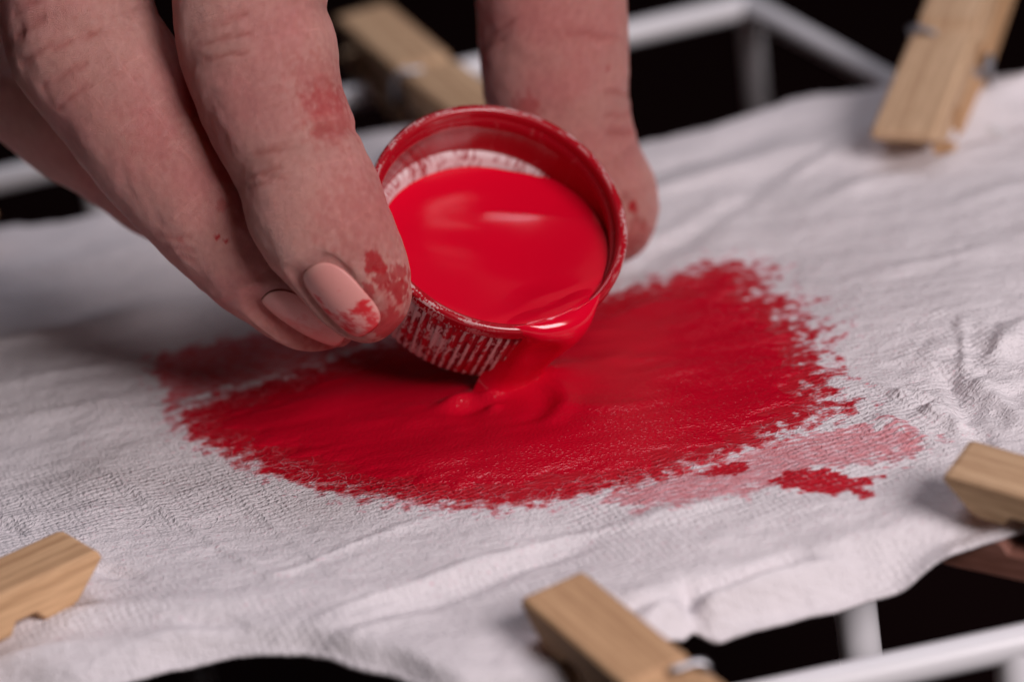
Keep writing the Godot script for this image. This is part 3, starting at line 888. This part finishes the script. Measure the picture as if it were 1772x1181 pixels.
func skin_relief() -> ImageTexture:
	var w := 512
	var c := FastNoiseLite.new()
	c.seed = 91
	c.noise_type = FastNoiseLite.TYPE_CELLULAR
	c.frequency = 0.09
	c.cellular_return_type = FastNoiseLite.RETURN_DISTANCE2_SUB
	var a := c.get_seamless_image(w, w, false, false, 0.1, true).get_data()
	var f := FastNoiseLite.new()
	f.seed = 92
	f.frequency = 0.08
	var b := f.get_seamless_image(w, w, false, false, 0.1, true).get_data()
	var out := PackedByteArray()
	out.resize(w * w)
	for k in w * w:
		out[k] = clampi(int(minf(a[k], 120) * 1.0 + (b[k] - 128) * 0.5 + 40), 0, 255)
	return ImageTexture.create_from_image(Image.create_from_data(w, w, false, Image.FORMAT_L8, out))


func digit(st: SurfaceTool, ctrl: Array, toward: Vector3, grooves: Array, stains: Array, rows: int, cols: int, bed := []) -> void:
	var cp := []
	var ca := []
	var cb := []
	for c in ctrl:
		cp.append(c[0]); ca.append(float(c[1])); cb.append(float(c[2]))
	# arc length
	var n := 200
	var s := PackedFloat32Array([0.0])
	var last: Vector3 = cp[0]
	for i in range(1, n + 1):
		var p: Vector3 = spline(cp, float(i) / n)
		s.append(s[i - 1] + p.distance_to(last))
		last = p
	var total := s[n]
	var end_r := float(ca[ca.size() - 1]) * 1.25
	var v := PackedVector3Array()
	var uv := PackedVector2Array()
	var col := PackedColorArray()
	var seek := 0
	for i in rows:
		var g := float(i) / (rows - 1)
		# rows crowd towards the tip, where the surface closes
		var at := total * (1.0 - pow(1.0 - g, 1.55)) if i < rows - 1 else total
		while seek < n - 1 and s[seek + 1] < at:
			seek += 1
		var t := (seek + (at - s[seek]) / maxf(s[seek + 1] - s[seek], 1e-6)) / n
		var p: Vector3 = spline(cp, t)
		var dir: Vector3 = (spline(cp, minf(t + 0.01, 1.0)) - spline(cp, maxf(t - 0.01, 0.0))).normalized()
		var side := dir.cross(toward).normalized()
		var up := side.cross(dir).normalized()
		var left := total - at
		var close := 1.0 if left > end_r else sqrt(maxf(0.0, 1.0 - pow(1.0 - left / end_r, 2.0)))
		var a: float = spline(ca, t) * maxf(close, 0.002)
		var b: float = spline(cb, t) * maxf(close, 0.002)
		for j in cols + 1:
			var w := TAU * (j % cols) / cols
			var out := (side * cos(w) + up * sin(w)).normalized()
			var q := p + side * cos(w) * a + up * sin(w) * b
			q += out * (n_mid.get_noise_3d(q.x * 1.4, q.y * 1.4, q.z * 1.4) * 0.30)
			var face := out.dot(TOWARD)
			var tone := 1.0
			var wob := Vector3(1, 0.3, 0) * n_mid.get_noise_3d(q.x * 3.0, q.y * 3.0, q.z * 3.0) * 0.9
			if face > -0.35:
				for gr in grooves:
					var e: float = flat_dist(q + wob, gr[0], gr[1])
					if e < gr[2] * 3.0:
						var hit: float = exp(-e * e / (gr[2] * gr[2]))
						q -= out * gr[3] * hit
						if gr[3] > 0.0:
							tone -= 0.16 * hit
			if bed.size():
				var rel: Vector3 = q - bed[0]
				var bs: Vector3 = bed[1].cross(bed[2])
				var bx: float = rel.dot(bs)
				var by: float = rel.dot(bed[1])
				var inside := pow(pow(absf(bx) / bed[3], 3.0) + pow(absf(by) / bed[4], 3.0), 1.0 / 3.0)
				if inside < 1.42 and out.dot(bed[2]) > 0.1:
					var over: float = rel.dot(bed[2]) - (nail_h(clampf(bx, -bed[3], bed[3]), clampf(by, -bed[4], bed[4]), bed[3]) - 0.06)
					q -= bed[2] * over * smoothstep(1.42, 0.98, inside)
					tone -= 0.06 * exp(-pow((inside - 1.03) / 0.05, 2.0))
			var blotch := n_mid.get_noise_3d(q.x * 0.5 + 40.0, q.y * 0.5, q.z * 0.5)
			var fine := n_fine.get_noise_3d(q.x, q.y, q.z)
			var c := Color(0.86, 0.405, 0.345).lerp(Color(0.85, 0.285, 0.27), clampf(0.30 + blotch * 0.8, 0.0, 1.0))
			tone *= 1.0 + fine * 0.10
			c = Color(c.r * tone, c.g * tone * tone, c.b * tone * tone)
			if face > -0.3:
				for sn in stains:
					var e: float = flat_dist(q, sn[0], sn[0]) / sn[1] + fine * 0.45 + n_mid.get_noise_3d(q.x * 6.0, q.y * 6.0, q.z * 6.0) * 0.5
					var hit: float = sn[2] * (1.0 - smoothstep(0.75, 1.05, e)) if sn[1] < 2.7 else sn[2] * (1.0 - smoothstep(0.2, 1.2, e))
					c = c.lerp(Color(0.64, 0.010, 0.022), hit)
			v.append(q * MM)
			uv.append(Vector2(w / TAU * round(TAU * maxf(ca[0], 8.0) / 6.0), at / 6.0))
			col.append(c)
	# the seam column keeps a whole number of repeats
	for i in rows:
		uv[i * (cols + 1) + cols].x = round(TAU * maxf(ca[0], 8.0) / 6.0)
	add_sheet(st, v, uv, col, rows, cols + 1, true)


func flat_dist(q: Vector3, a: Vector3, b: Vector3) -> float:      # distance to a segment on the near side of the hand
	var d := q - a
	d -= TOWARD * d.dot(TOWARD)
	var ab := b - a
	ab -= TOWARD * ab.dot(TOWARD)
	var l := ab.length_squared()
	if l < 1e-6:
		return d.length()
	return (d - ab * clampf(d.dot(ab) / l, 0.0, 1.0)).length()


func nail_h(x: float, y: float, half: float) -> float:
	return -x * x / (2.0 * half * 1.25) - y * y / 60.0 - 0.012 * maxf(y, 0.0) * y


func nail(hand: Node, m: Material, at: Vector3, tip: Vector3, out: Vector3, half: float, long: float, paint: float) -> void:
	var side := tip.cross(out).normalized()
	var st := SurfaceTool.new()
	var rows := 40
	var cols := 40
	for face in 2:
		var v := PackedVector3Array()
		var col := PackedColorArray()
		for i in rows:
			for j in cols:
				# a disc squared off towards the free edge
				var a := float(i) / (rows - 1) * 2.0 - 1.0
				var b := float(j) / (cols - 1) * 2.0 - 1.0
				var e := 3.4 if a > 0.0 else 2.6
				var f := pow(pow(absf(a), e) + pow(absf(b), e), 1.0 / e)
				var big := maxf(absf(a), absf(b))
				var u := a * (big / f if f > 1e-4 else 1.0)
				var w := b * (big / f if f > 1e-4 else 1.0)
				var x := w * half
				var y := u * long
				var thick := 0.18 if face == 0 else -0.30
				thick *= 1.0 - pow(minf(big, 1.0), 8.0)
				var p := at + tip * y + side * x + out * (thick + nail_h(x, y, half))
				v.append(p * MM)
				var fine := n_fine.get_noise_3d(p.x * 2.0, p.y * 2.0, p.z * 2.0)
				var mid := n_mid.get_noise_3d(p.x * 4.0, p.y * 4.0, p.z * 4.0)
				var c := Color(0.74, 0.315, 0.285).lerp(Color(0.76, 0.40, 0.36), smoothstep(0.6, 0.9, u))
				c = c.lerp(Color(0.78, 0.42, 0.36), smoothstep(-0.75, -0.95, u) * 0.5)
				var cover := smoothstep(-0.05, 0.25, u + w * 0.35 + mid * 0.9 + fine * 0.3 - 0.05)
				c = c.lerp(Color(0.62, 0.014, 0.026), paint * cover * clampf(0.62 + mid * 1.4 + fine * 0.5, 0.25, 0.95))
				col.append(c)
		add_sheet(st, v, PackedVector2Array(), col, rows, cols, face == 1)
	put("fingernail", finish(st), m, hand)
